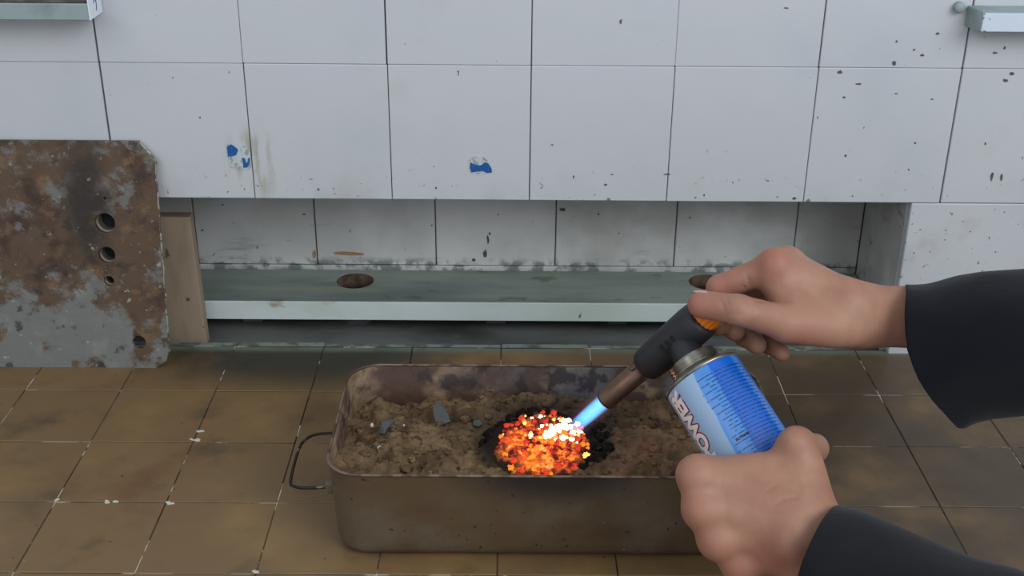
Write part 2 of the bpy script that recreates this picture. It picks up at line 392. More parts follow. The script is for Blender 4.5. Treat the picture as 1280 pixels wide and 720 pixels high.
# behind the tiles: sunk slab inside the recess, with the pale green strip at the joint
RY = 0.157
slab_out = [(-.20, FEND), (.90, FEND), (.90, RY+.01), (-.20, RY+.01)]
hole1 = G(446, 399, -.012)
me = curve_plate(slab_out, [circle(hole1.x, hole1.y, .018)], .02)
slab = link_mesh('floor_recess', me, M['slab']); slab.location = (0, 0, -.022); tag(slab, kind='structure')
pit = box('pit_bottom', hole1.x-.03, hole1.x+.03, hole1.y-.03, hole1.y+.03, -.06, -.05, M['dark_hole'], None); keep(pit, slab)
trim = empty('trim_1', (0.3, FEND+.004, -.004)); tag(trim, kind='structure')
xs = FX + 2*FS
for k in range(-3, 8):
    x0 = FX + k*FS
    b = box('edging_piece', x0+.0008, x0+FS-.0008, FEND+.0012, FEND+.0105+rng.uniform(0, .003), -.02, -.0015-rng.random()*.0015, M['strip'], None, .001)
    keep(b, trim)

# ------------------------------------------------------------------ setting: walls
TT = 0.010
wall = box('wall_back', -0.80, 1.35, TT*.5, .30, H+.0015, H+.62, M['joint']); tag(wall, kind='structure')
jw = {-1: .0010, 0: .0005, 1: .00045, 2: .0005, 3: .0004, 4: .00045, 5: .0009, 6: .0009}
for r in range(0, 4):
    for c in range(-5, 8):
        off = .0016 if r >= 1 else 0.0
        off2 = (-.0022 if r == 1 and c in (0, 1) else 0)
        x0 = .15*c + jw.get(c, .0005); x1 = .15*(c+1) - jw.get(c+1, .0005)
        z0 = H + .15*r + .00015; z1 = H + .15*(r+1) - .00015
        dx = -.0006*(r >= 1)*(c % 3 == 0)
        t = cbox('wall_tile', x0+dx, x1+dx, rng.uniform(-.0004, .0006), TT, z0, z1, M['tile'], wall, .0007)
        t.rotation_euler = (rng.uniform(-1, 1)*.003, rng.uniform(-1, 1)*.0012, rng.uniform(-1, 1)*.003)
# pillars left and right of the recess
PX = W(1139, 254, 0).x
pill = box('wall_right', PX+.004, 1.35, TT*.5, .30, -.02, H+.001, M['joint']); tag(pill, kind='structure')
for c in range(5):
    x0 = PX + .15*c; box('wall_tile', x0+.0007, x0+.1493, rng.uniform(0, .0006), TT, H-.1503, H-.0008, M['tile'], pill, .001)
    box('wall_tile', x0+.0007, x0+.1493, rng.uniform(0, .0006), TT, -.012, H-.1515, M['tile'], pill, .001)
box('jamb_tile', PX, PX+.009, .0105, RY, -.012, H-.0006, M['recess'], pill, .001)
pl = box('wall_left', -.80, -.174, TT*.5, .30, -.02, H+.001, M['joint']); tag(pl, kind='structure')
for c in range(4):
    x1 = -.170 - .15*c; box('wall_tile', x1-.1493, x1-.0007, 0, TT, H-.1503, H-.0008, M['tile'], pl, .001)
    box('wall_tile', x1-.1493, x1-.0007, 0, TT, -.012, H-.1515, M['tile'], pl, .001)
box('jamb_tile', -.179, -.170, .0105, RY, -.012, H-.0006, M['recess'], pl, .001)
# back of the recess
rec = box('wall_recess', -.19, PX+.03, RY+.004, .30, -.03, H+.02, M['joint']); tag(rec, kind='structure')
RX = .0364
for c in range(-2, 4):
    x0 = RX + .15*c; x1 = min(x0+.15, PX)
    x0 = max(x0, -.170)
    box('wall_tile', x0+.0007, x1-.0007, RY-.001+rng.uniform(0, .0012), RY+.008, .0385, .0385+.1485, M['recess'], rec, .001)
box('wall_tile', -.170, PX-.001, RY+.001, RY+.008, -.02, .0370, M['recess'], rec, .001)
x0 = RX+.15*4
if x0 < PX: box('wall_tile', x0+.0007, PX-.0007, RY, RY+.008, .0385, .187, M['recess'], rec, .001)

# chips and marks on the tiles, each a small flake of its own
def flake(px, py, w_, h_, mat, y=-.0004, parent=wall, name='chip_mark', n=9, seed=0):
    r_ = random.Random(int(px*31+py*7+seed)); c0 = W(px, py, y); k_ = (c0-CAM).dot(FWD)/F_PX
    ring = []
    for k in range(n):
        a = 2*math.pi*k/n; q = r_.uniform(.6, 1.15)
        ring.append(Vector((c0.x+math.cos(a)*w_*.5*k_*q, y, c0.z+math.sin(a)*h_*.5*k_*q)))
    v = ring + [p + Vector((0, .0008, 0)) for p in ring]
    f = [tuple(range(n))] + [(k, (k+1) % n, n+(k+1) % n, n+k) for k in range(n)]
    return from_pd(name, v, f, mat, parent)
M['speck'] = Mat('dark_chip', lin((84, 84, 86)), .8).m
M['cut_wood'] = Mat('brown_cut_wood', lin((98, 78, 64)), .9).layer(lin((52, 42, 36)), 60, .4, .65, .9, detail=6).m
M['ochre'] = Mat('ochre_smear', lin((158, 130, 98)), .8).m
for px, py, a, b in ((1118, 79, 6, 7), (1050, 90, 7, 5), (1073, 105, 9, 3), (1055, 122, 5, 3), (1153, 69, 5, 3), (1172, 42, 5, 3), (1121, 52, 3, 3), (1240, 220, 4, 13), (1252, 222, 3, 10),
                     (993, 248, 6, 4), (757, 231, 4, 3), (765, 218, 4, 2), (717, 221, 2, 6), (776, 27, 3, 8), (983, 10, 6, 2), (924, 138, 2, 5), (1120, 117, 5, 2), (1165, 124, 4, 2), (1022, 147, 2, 4),
                     (869, 247, 4, 2), (1265, 92, 6, 4), (1258, 101, 5, 4), (1244, 66, 6, 3), (1256, 60, 3, 5), (250, 147, 2, 3), (216, 97, 2, 2), (398, 237, 3, 4), (545, 235, 3, 3),
                     (834, 218, 10, 2), (1143, 62, 3, 3), (1232, 180, 2, 4), (1057, 195, 3, 4), (916, 228, 2, 4), (880, 244, 3, 3), (960, 226, 3, 2), (1144, 179, 4, 3), (1136, 212, 2, 4)):
    flake(px, py, a, b, M['speck'])
for px, py, a, b in ((610, 300, 3, 14), (606, 318, 5, 12), (592, 325, 5, 5), (703, 262, 9, 6), (253, 288, 3, 3), (748, 268, 3, 3), (278, 256, 3, 2), (380, 268, 4, 2), (612, 292, 3, 4)):
    flake(px, py, a, b, M['speck'], RY-.0014, rec)
flake(437, 317, 40, 6, M['ochre'], RY-.0014, rec); flake(393, 318, 5, 14, M['ochre'], RY-.0014, rec)

# ------------------------------------------------------------------ plank shelf in the recess
sz1 = G(640, 337, 0).z + 0
q = W(600, 337, RY); SZ = q.z
SYF = G(600, 377.5, SZ).y
SZB = W(600, 400.5, SYF).z
hA = G(444, 350.5, SZ); hB = G(884, 352, SZ)
outl = [(-.167, SYF+.001), (PX-.003, SYF+.001), (PX-.003, RY-.003), (-.167, RY-.003)]
shelf = empty('plank_shelf', (.2, (SYF+RY)/2, SZB)); tag(shelf, 'long grey-green painted plank shelf with round holes, in the low tiled recess', 'shelf')
me = curve_plate(outl, [circle(hA.x, hA.y, .0236, 32), circle(hB.x, hB.y, .0236, 32)], SZ-SZB-.0005, .0006)
b = link_mesh('plank', me, M['paint']); b.location = (0, 0, (SZ+SZB)/2); keep(b, shelf)
b = box('front_edge', -.167, PX-.003, SYF-.0012, SYF+.0014, SZB, SZ-.0006, M['edge'], None, .0006); keep(b, shelf)
for hx in (hA, hB):
    v, f = lathe(Vector((hx.x, hx.y, SZB)), (0, 0, 1), (1, 0, 0), [(0, .0236), (SZ-SZB-.0006, .0236), (SZ-SZB-.0006, .0222), (0, .0222), (0, .0236)], 32, False, False)
    keep(from_pd('hole_lining', v, f, M['cut_wood'], None, True), shelf)
# feet that carry the plank off the slab
for x in (-.05, .25, .40):
    keep(box('batten', x, x+.025, SYF+.03, RY-.01, -.012, SZB, M['slab'], None, .001), shelf)

# ------------------------------------------------------------------ rusty plate and board
def build_plate():
    pb = G(213, 460, 0); pt = W(200, 178, -.008)
    y0 = pb.y; ht = pt.z; yt = -.0065
    L_ = math.hypot(ht, yt-y0); a = math.atan2(yt-y0, ht)
    xr = pb.x; wid = .255; xl = xr - wid
    e = empty('steel_plate', (xl, y0, 0.0)); e.rotation_euler = (math.pi/2 - a, 0, 0)
    tag(e, 'rusty grey steel plate with drilled holes and clipped corners leaning on the white tiles', 'metal plate')
    def loc(px, py):                     # pixel -> plate plane coordinates
        n = Vector((0, -math.cos(a), math.sin(a))); o = Vector((xl, y0, 0)); r = ray(px, py)
        p = CAM + r*((o-CAM).dot(n)/r.dot(n)) - o
        return (p.x, p.dot(Vector((0, math.sin(a), math.cos(a)))))
    w1 = wid; ch = .0165
    outer = [(0, ch), (ch, 0), (w1-ch, .0), (w1-.003, .010), (w1, ch+.002), (w1-.002, L_*.5), (w1-.001, L_-ch), (w1-ch, L_), (ch, L_), (0, L_-ch)]
    # slightly wavy flame cut right edge
    rr = random.Random(3); wav = []
    for k in range(24):
        t = k/23; wav.append((w1 - .001 + rr.uniform(-.0008, .0008), ch+.003 + t*(L_-2*ch-.006)))
    outer = [(0, ch), (ch, 0), (w1-ch, 0), (w1-.004, .009)] + wav + [(w1-ch, L_), (ch, L_), (0, L_-ch)]
    hs = [(131, 279, .0115), (133.5, 319, .0097), (136, 351.5, .0062), (173.5, 428, .0082), (131, 248, .0022)]
    holes = []; cs = []
    for px, py, r in hs:
        c = loc(px, py); cs.append((c, r)); holes.append(circle(c[0], c[1], r, 26))
    me = curve_plate(outer, holes, .006, .0006)
    link_mesh('plate_body', me, M['rust_plate'], e).location = (0, 0, -.003)
    for i, (c, r) in enumerate(cs[:3]):       # welded sockets behind the holes
        v, f = lathe(Vector((c[0]+.0010, c[1]+.0014, -.0215)), (0, 0, 1), (1, 0, 0), [(0, r*1.25), (.0165, r*1.25), (.0165, r*1.02), (.0155, r*.86), (.013, r*.93), (.011, r*.84), (.009, r*.93), (.007, r*.84), (0, r*.84)], 26, False, False)
        from_pd('threaded_socket', v, f, M['socket'], e, True)
        v, f = lathe(Vector((c[0]-.0008, c[1]-.0012, -.0178)), (0, 0, 1), (1, 0, 0), [(0, r*1.2), (.001, r*1.2)], 26)
        from_pd('socket_bottom', v, f, M['dark_hole'], e)  # dark disc added behind the hole, standing in for the shade inside
    # crusty bead of slag on the cut edge
    pts = [(x+.0004, y, -.0024) for x, y in wav]; pts = [(w1-.005, .0085, -.0024)] + pts + [(w1-ch+.001, L_-.001, -.0024)]
    sp = spline(pts, 5); v, f = tube(sp, [.0013+.0011*abs(mnoise.noise(Vector((0, p.y*160, 3)))) for p in sp], 7)
    from_pd('slag_bead', v, f, M['cut_edge'], e, True)
    return e
build_plate()
bp = G(255, 421, -.0)
BX1 = W(243, 300, .045).x
e = empty('wooden_board', (BX1-.03, .012, -.012)); e.location = (BX1-.03, .044, -.012); tag(e, 'short pale brown wooden board standing upright between the steel plate and the shelf', 'board')
bm = bm_box(BX1-.055, BX1, .036, .052, -.012, .150, .0012, 2)
for v in bm.verts: v.co.x += (.150-v.co.z)*.004/.16; v.co.y -= (.150-v.co.z)*.02
keep(from_bm('board_body', bm, M['board']), e)
zb = .004
nl = W(240, 372, .0); v, f = lathe(Vector((BX1-.012, .0348, .048)), (0, -1, 0), (1, 0, 0), [(0, .0024), (.0012, .0022), (.0018, .0012)], 12)
keep(from_pd('nail_head', v, f, M['speck'], None, True), e)

# ------------------------------------------------------------------ ledges and scraps on the wall
e = empty('painted_ledge', (-.30, 0, .39)); tag(e, 'pale grey-green wall ledge with a white paper tag on its end', 'ledge')
LB = W(133, 15, 0); LX = LB.x; LY = G(110, 26, LB.z).y; LT = W(60, 2, LY).z
keep(box('ledge_body', -.75, LX-.004, LY, .0, LB.z, LT-.002, M['ledge'], None, .001), e)
keep(box('ledge_top', -.75, LX-.006, LY+.002, .0, LT-.002, LT+.0005, M['dusty'], None, .0006), e)
pp = box('paper_tag', LX-.0042, LX-.003, LY-.0005, -.002, LB.z+.0006, LT+.004, M['paper'], None); keep(pp, e)
yc, zc = (LY)*.55, (LB.z+LT)/2+.002
v, f = tube(spline([(LX-.003, yc-.004, zc+.003), (LX-.003, yc-.001, zc+.006), (LX-.003, yc+.003, zc+.004), (LX-.003, yc+.003, zc-.001), (LX-.003, yc+.001, zc-.005)], 5), .0006, 6)
keep(from_pd('pen_mark', v, f, M['ink']), e)
e = empty('corner_ledge', (.78, 0, .38)); tag(e, 'grey wall ledge with chipped white front face and clipped corner, bare end', 'ledge')
rb = W(1207, 32, 0); RZ = rb.z; RYF = -.030
fl_ = W(1227, 36, -.022); RT = W(1250, 15, -.030).z
pa = [(rb.x, 0.0), (rb.x-.001, -.004), (W(1227, 30, -.028).x, -.028), (W(1227, 30, -.028).x+.003, RYF), (1.2, RYF), (1.2, 0)]
me = curve_plate(pa, [], RT-RZ, .0008)
b = link_mesh('ledge_body', me, M['ledge']); b.location = (0, 0, (RT+RZ)/2); keep(b, e)
fx0 = W(1228, 25, RYF).x
keep(box('white_face', fx0, 1.2, RYF-.0022, RYF+.001, RZ+.0012, RT-.001, M['ledge_white'], None, .0004), e)
pk = W(1199, 9, -.003); v, f = lathe(Vector((pk.x, 0, pk.z)), (0, -1, 0), (1, 0, 0), [(0, .0055), (.006, .0055), (.0075, .004)], 16)
keep(from_pd('wall_plug', v, f, M['ledge'], None, True), e)

def poly(name, pts, y, mat, parent, th=.0006):
    a = [W(px, py, y) for px, py in pts]; n = len(a)
    v = a + [p+Vector((0, th, 0)) for p in a]
    f = [tuple(range(n)), tuple(range(2*n-1, n-1, -1))] + [(k, (k+1) % n, n+(k+1) % n, n+k) for k in range(n)]
    return keep(from_pd(name, v, f, mat), parent)
e = empty('tape_scrap', W(299, 196, 0)); tag(e, 'torn blue tape remnant in two blue bits with yellowed paper, beside a tile joint', 'tape')
poly('torn_paper', [(284, 180), (292, 179), (298, 183), (303, 181), (310, 186), (313, 192), (312, 201), (314, 210), (305, 212), (300, 213), (297, 210), (288, 209), (286, 200), (284, 190)], -.0007, M['residue'], e)
poly('blue_bit', [(283.5, 183), (289, 180.5), (296, 185.5), (297.5, 188), (295, 194), (288, 195.5), (285, 196)], -.0013, M['tape'], e)
poly('blue_bit', [(302, 197.5), (306, 198), (307, 204), (309.5, 203), (310, 197.5), (312.5, 198), (311.5, 205), (309, 209.5), (304, 209.5), (304, 204)], -.0013, M['tape'], e)
e = empty('tape_scrap', W(600, 208, 0)); tag(e, 'torn blue tape remnant in one wide bit at the middle of a tile', 'tape')
poly('torn_paper', [(586, 201), (589, 197), (596, 195), (604, 196), (609, 200), (614, 206), (615, 216), (600, 218), (589, 217), (586, 211)], -.0007, M['residue'], e)
poly('blue_bit', [(588, 203), (594, 206), (601, 207), (606, 203), (610, 204), (614.5, 211), (615, 215.8), (608, 216), (604, 214), (597, 214.5), (589.5, 215.5), (587.3, 210)], -.0013, M['tape'], e)

# ------------------------------------------------------------------ tray
TY0 = G(640, 703, 0).y; TZ = W(640, 598, TY0-.003).z; TY1 = G(640, 457, TZ).y
TX0 = C(404, 597, (W(404, 598, TY0)-CAM).dot(FWD)).x; TX1 = G(945, 470, TZ).x
def rrect(x0, x1, y0, y1, r, z, n=8):
    out = []
    for cx, cy, a0 in ((x1-r, y1-r, 0), (x0+r, y1-r, 90), (x0+r, y0+r, 180), (x1-r, y0+r, 270)):
        for k in range(n+1):
            a = math.radians(a0+90*k/n); out.append((cx+r*math.cos(a), cy+r*math.sin(a), z))
    return out
tray = empty('baking_tray', ((TX0+TX1)/2, (TY0+TY1)/2, 0)); tag(tray, 'deep rusty steel baking tray filled with brown sand, standing on the floor tiles', 'tray')
def rings(prof):
    R0 = .030
    return [rrect(TX0+i, TX1-i, TY0+i, TY1-i, max(R0-i*.6, .008), z) for i, z in prof]
v, f = loft(rings([(.020, .0005), (.013, .0012), (.008, .004), (.0055, .009), (.0045, .016), (.003, .04), (.0014, TZ-.012), (.0008, TZ-.004), (.0008, TZ-.001)]), True, True, False)
keep(from_pd('tray_shell', v, f, M['tray'], None, True), tray)
v, f = loft(rings([(.0008, TZ-.001), (.0028, TZ-.001), (.0040, .05), (.0062, .02), (.010, .009), (.020, .004)]), True, False, True)
me_o = keep(from_pd('tray_lining', v, f, M['tray_in'], None, True, fix=False), tray)
rp = rrect(TX0, TX1, TY0, TY1, .030, TZ, 8); rp = [Vector(p)+Vector((0, 0, .0006*mnoise.noise(Vector(p)*40))) for p in rp]
n = 6; rg = []
for i, p in enumerate(rp):
    d = (rp[(i+1) % len(rp)]-rp[i-1]).normalized(); a_, nn, tt = frame(d, (0, 0, 1))
    rg.append([p + (nn*math.cos(2*math.pi*k/n)+tt*math.sin(2*math.pi*k/n))*.0013 for k in range(n)])
v, f = loft(rg+[rg[0]], True, False, False); keep(from_pd('rolled_rim', v, f, M['rim'], None, True), tray)
# wire handle at the short side
def handle(side):
    X = TX0-.0005 if side < 0 else TX1+.0005
    z = .055
    h1 = G(404, 541, z).y if True else 0; h2 = G(404, 608, z).y
    o = .038*side
    pts = [(X-.003*side, h1, z), (X+o*.55, h1, z-.001), (X+o*.85, h1-.006, z-.002), (X+o, h1-.022, z-.004), (X+o*.98, h2+.016, z-.004), (X+o*.84, h2+.004, z-.003), (X+o*.5, h2-.001, z-.001), (X-.003*side, h2, z)]
    v, f = tube(spline(pts, 6), .0014, 8); hd = keep(from_pd('wire_handle', v, f, M['wire'], None, True), tray)
    for hy in (h1, h2):
        b = box('handle_eye', X-.004, X+.004, hy-.004, hy+.004, z-.006, z+.006, M['tray'], None, .002, 2); keep(b, tray)
handle(-1); handle(1)

# ------------------------------------------------------------------ sand
def sand_h(x, y):
    t = (y-TY0)/(TY1-TY0)
    h = .0800*(1-t) + .050*t
    u = (x-TX0)/(TX1-TX0)
    h += .006*math.exp(-((x-.415)/.05)**2-((y+.315)/.05)**2)            # mound at the right
    h += .006*math.exp(-((x-.245)/.035)**2-((y+.25)/.03)**2)
    h -= .006*math.exp(-((x-TX0-.02)/.03)**2)
    h -= .004*math.exp(-((y-TY0-.012)/.012)**2)
    h += .010*math.exp(-((x-.30)/.06)**2-((y+.225)/.02)**2)
    h += .0105*mnoise.fractal(Vector((x*30, y*36, 1.7)), 1.0, 2.0, 5)
    h += .0040*mnoise.fractal(Vector((x*110, y*120, 5.7)), 1.0, 2.0, 3)
    c = mnoise.cell(Vector((x*95, y*95, 2)));
    d, _p = mnoise.voronoi(Vector((x*85, y*85, 0.3)))
    h += .0045*max(0, .45-d[0])*(.5+.5*mnoise.noise(Vector((x*20, y*20, 9))))*2
    r = math.hypot((x-EC.x)/.050, (y-EC.y)/.050); wgt = max(0, min(1, (1.25-r)/.35)); wgt = wgt*wgt*(3-2*wgt)
    if wgt > 0:                                            # the bank that glows, rising away from the front wall of the tray
        h0 = .0745 + (y-EC.y)*.16 + .003*max(0, 1-r*r) + .003*mnoise.noise(Vector((x*90, y*90, 7)))
        h = h*(1-wgt) + h0*wgt
    h += .006*math.exp(-((r-1.16)/.14)**2)*max(0, min(1, (x-EC.x+.005)/.02))
    return min(h, TZ-.002)
NX, NY = 250, 130
v = []; f = []
sx0, sx1, sy0, sy1 = TX0+.0035, TX1-.0035, TY0+.0035, TY1-.0035
for j in range(NY):
    for i in range(NX):
        x = sx0+(sx1-sx0)*i/(NX-1); y = sy0+(sy1-sy0)*j/(NY-1)
        R = .026; cx = min(max(x, sx0+R), sx1-R); cy = min(max(y, sy0+R), sy1-R)
        dd = math.hypot(x-cx, y-cy)
        if dd > R: x = cx+(x-cx)*R/dd; y = cy+(y-cy)*R/dd
        v.append((x, y, sand_h(x, y)))
for j in range(NY-1):
    for i in range(NX-1):
        a = j*NX+i; f.append((a, a+1, a+NX+1, a+NX))
sand = from_pd('sand', v, f, M['sand'], None, True, fix=False)
tag(sand, 'lumpy brown sand heaped inside the rusty tray', 'sand', kind='stuff')
# loose clods of the same sand
rs = random.Random(8); cv = []; cf = []
for k in range(520):
    x = rs.uniform(sx0+.01, sx1-.01); y = rs.uniform(sy0+.008, sy1-.01)
    if math.hypot((x-EC.x)/.05, (y-EC.y)/.042) < 1.1: continue
    R = rs.uniform(.0010, .0036)*(1.2 if rs.random() < .2 else .8); z = sand_h(x, y)
    bm = bmesh.new(); bmesh.ops.create_icosphere(bm, subdivisions=2 if R > .003 else 1, radius=R)
    b0 = len(cv)
    for q in bm.verts:
        p = q.co.copy(); p *= 1+.75*mnoise.noise(p*500+Vector((k, 0, 0))); cv.append((x+p.x*1.25, y+p.y*1.1, z+p.z*.75+R*.2))
    bm.verts.index_update()
    for q in bm.faces: cf.append(tuple(b0+w_.index for w_ in q.verts))
    bm.free()
cl = from_pd('sand_clods', cv, cf, M['sand'], None, True); cl.parent = sand; tag(cl, kind='stuff')

def lump(name, c, r, mat, seed, sc=(1, 1, 1), amp=.35, sub=2, rot=0, parent=None):
    bm = bmesh.new(); bmesh.ops.create_icosphere(bm, subdivisions=sub, radius=1)
    for q in bm.verts:
        p = q.co.copy(); p *= 1+amp*mnoise.noise(p*1.6+Vector((seed*3.1, seed, 0))); q.co = Matrix.Rotation(rot, 3, 'Z') @ Vector((p.x*sc[0]*r, p.y*sc[1]*r, p.z*sc[2]*r))
    o = from_bm(name, bm, mat, parent, True); o.location = c; return o
def shard(pts_px, z, th, label, lift=.0):
    n = len(pts_px); top = [G(px, py, z+dz) for px, py, dz in pts_px]
    c = sum(top, Vector())/n; nm = (top[1]-top[0]).cross(top[2]-top[0]).normalized()
    if nm.z < 0: nm = -nm
    v = [p-c for p in top] + [p-c-nm*th for p in top]
    f = [tuple(range(n)), tuple(range(2*n-1, n-1, -1))] + [(k, (k+1) % n, n+(k+1) % n, n+k) for k in range(n)]
    o = from_pd('stone_shard', v, f, M['shard']); o.location = c; tag(o, label, 'shard', 'grey shards on the sand'); return o
zs = sand_h(.16, -.27)
shard([(474, 541, 0), (477, 527, .008), (491, 524, .010), (493, 527, .009), (484, 536, .003), (480, 543, 0)], .064, .003, 'dark grey flat shard tilted in the sand near the white chips')
shard([(545, 530, 0), (541, 512, .010), (546, 502, .016), (550, 503, .016), (560, 517, .009), (563, 527, .002), (552, 531, 0)], .061, .004, 'pointed blue-grey shard standing up out of the sand')
shard([(591, 531, 0), (593, 525, .003), (600, 525, .003), (603, 530, .001), (598, 533, 0)], .066, .003, 'small pale grey shard lying close to the embers')
for k, (px, py, r) in enumerate(((475, 561, .0032), (465, 532, .0022), (561, 514, .0022), (505, 532, .0013))):
    p = G(px, py, .066); p.z = sand_h(p.x, p.y)+.001; p = G(px, py, p.z)
    tag(lump('white_chip', p, r, M['chip'], k, (.8, .8, 1.1), .4), ['largest white stone chip on the sand at the left of the tray', 'small white chip beside the dark flat shard', 'small white chip beside the pointed shard', 'tiniest white crumb on the sand by the dark flat shard'][k], 'stone chip', 'white chips on the sand')
# charred crust at the edge of the pit
rs = random.Random(5)
for k in range(46):
    a = rs.uniform(-.9, 2.9); q = rs.uniform(.95, 1.28)
    x = EC.x+.046*q*math.cos(a); y = EC.y+.044*q*math.sin(a)
    if y < TY0+.008: continue
    r = rs.uniform(.0022, .0052)
    o = lump('charred_lump', (x, y, sand_h(x, y)+r*.3), r, M['char'], k, (1.3, .8, 1.0), .55, 2, rs.uniform(0, 3))
    tag(o, 'black charred lump in the crust around the glowing pit', 'charcoal', 'charred lumps around the embers')

# ------------------------------------------------------------------ embers
def ember_mats():
    # bed: patches from dark red to orange to white hot
    m_ = Mat('glowing_bed', lin((20, 12, 10)), .9, 'Object')
    d = m_.noise(130, 5, .65); e_ = m_.N.new('ShaderNodeValToRGB'); m_.L.new(d, e_.inputs[0])
    cr = e_.color_ramp; cr.elements[0].position = .42; cr.elements[0].color = (.05, .002, .001, 1); cr.elements[1].position = .70; cr.elements[1].color = (1, .62, .25, 1)
    k = cr.elements.new(.50); k.color = (.60, .035, .003, 1); k = cr.elements.new(.58); k.color = (1, .22, .010, 1)
    m_.L.new(e_.outputs[0], m_.p.inputs['Emission Color']); m_.L.new(m_.math('MULTIPLY', m_.attr('glow_amount'), 1.1), m_.p.inputs['Emission Strength'])
    M['bed'] = m_.m
    for nm, col, st in (('ember_white', (1, .72, .42, 1), 4.5), ('ember_yellow', (1, .45, .10, 1), 2.2), ('ember_orange', (1, .22, .015, 1), 1.3), ('ember_red', (.85, .045, .012, 1), .9)):
        a = Mat(nm, lin((30, 16, 12)), .9, 'Object')
        nz = a.ramp(a.noise(220, 3), .30, .55)
        a.p.inputs['Emission Color'].default_value = col
        a.L.new(a.math('MULTIPLY', a.math('ADD', a.math('MULTIPLY', nz, .8), .2), st), a.p.inputs['Emission Strength'])
        M[nm] = a.m
ember_mats()
v = []; f = []; NR, NA = 22, 60
for i in range(NR+1):
    for k in range(NA):
        q = i/NR; a = 2*math.pi*k/NA; wob = 1+.22*mnoise.noise(Vector((math.cos(a)*2.6, math.sin(a)*2.6, 4)))+.1*mnoise.noise(Vector((math.cos(a)*7, math.sin(a)*7, 2)))
        x = EC.x-.001+.0405*q*wob*math.cos(a); y = max(EC.y-.004+.0440*q*wob*math.sin(a), TY0+.0052)
        v.append((x, y, sand_h(x, y)+.0012+.0028*mnoise.noise(Vector((x*220, y*220, 3)))-.003*(q > .97)))
for i in range(NR):
    for k in range(NA):
        a = i*NA+k; b = i*NA+(k+1) % NA; f.append((a, b, b+NA, a+NA))
bed = from_pd('ember_bed', v, f, M['bed'], None, True, fix=False)
at = bed.data.attributes.new('glow_amount', 'FLOAT', 'POINT')
for i in range(NR+1):
    for k in range(NA): at.data[i*NA+k].value = max(0, 1-(i/NR)**3); tag(bed, 'orange glowing bed of molten granules in the sand pit', 'embers', kind='stuff')
HOT = G(703, 543, .078)
rs = random.Random(21); placed = []
for k in range(1500):
    a = rs.uniform(0, 2*math.pi); q = math.sqrt(rs.random())
    x = EC.x+.040*q*math.cos(a); y = EC.y-.002+.044*q*math.sin(a)
    if y < TY0+.010: continue
    hot = math.hypot(x-HOT.x, (y-HOT.y))
    fr = (y-EC.y)/.044
    if fr < -.1 and rs.random() < .80: continue
    r = rs.uniform(.0009, .0030) if hot > .016 else rs.uniform(.0016, .0040)
    if any(math.hypot(x-a_, y-b_) < (r+c_)*(.72 if hot < .014 else .96) for a_, b_, c_ in placed): continue
    placed.append((x, y, r))
    s = hot*.50 + rs.uniform(-.012, .026)
    nm, lb = (('ember_white', 'white-hot ember lump where the blue flame strikes') if s < .009 or (hot < .013 and rs.random() < .8) else ('ember_yellow', 'yellow-hot ember lump in the glowing pit') if s < .015 else
              ('ember_orange', 'orange glowing ember lump in the pit') if s < .025 else ('ember_red', 'dull red ember lump at the rim of the glowing pit'))
    o = lump('ember', (x, y, sand_h(x, y)+r*.75), r, M[nm], k, (1.15, .9, .9), .85, 2, rs.uniform(0, 3)); tag(o, lb, 'ember', lb.split(' ')[0]+' embers in the pit')
    if len(placed) > 130: break

# ------------------------------------------------------------------ blow torch
T0 = C(757, 500, 1.050); T1 = C(884, 392, .978)
TA = (T1-T0).normalized(); TL = (T1-T0).length
CT = C(877, 470, .975)                                  # middle of the can's rim
CB = C(958, 596, .938); CA = (CT-CB).normalized()       # towards the neck
CL = .158; CR = .0330; CBOT = CT - CA*CL
_, CN, CTAN = frame(CA, -FWD)
if CTAN.dot(RIGHT) > 0: CLEFT = -CTAN
else: CLEFT = CTAN
torch = empty('blow_torch', CBOT); tag(torch, 'hand-held gas blow torch with blue can, black head and steel burner tube', 'blow torch')
_, TN, TT2 = frame(TA, -FWD)
def part(name, vf, mat, parent=torch, smooth=True):
    o = from_pd(name, vf[0], vf[1], mat, None, smooth)
    if parent is torch: keep(o, torch)
    else:
        o.parent = parent; o.matrix_parent_inverse = (Matrix.Translation(torch.location) @ parent.matrix_parent_inverse).inverted() if False else Matrix.Identity(4)
        o.matrix_parent_inverse = parent_inv(parent)
    return o
def parent_inv(p):                                      # geometry is in world coordinates, parent part sits at the origin
    return Matrix.Identity(4)
# burner tube with flared rim and air hole
bt = part('burner_tube', lathe(T0, TA, TN, [(.0, .0090), (.0004, .0097), (.003, .0097), (.0045, .0092), (TL*.47, .0092), (TL*.47, .0075), (.0, .0080), (.0, .0090)], 36, False, False), M['burner'])
ah = T0+TA*(TL*.365); side = (UP*.60-RIGHT*.45-FWD*.62); side = (side-TA*side.dot(TA)).normalized()
ell = []
for k in range(18):
    an = 2*math.pi*k/18; a2 = side*math.cos(.0046*math.sin(an)/.0094) + TA.cross(side)*math.sin(.0046*math.sin(an)/.0094)
    ell.append(ah + TA*(.0046*math.cos(an)) + a2*.00935)
part('air_hole', (ell+[p-side*.0007 for p in ell], [tuple(range(18))]+[(k, (k+1) % 18, 18+(k+1) % 18, 18+k) for k in range(18)]), M['dark_hole'], bt, False)
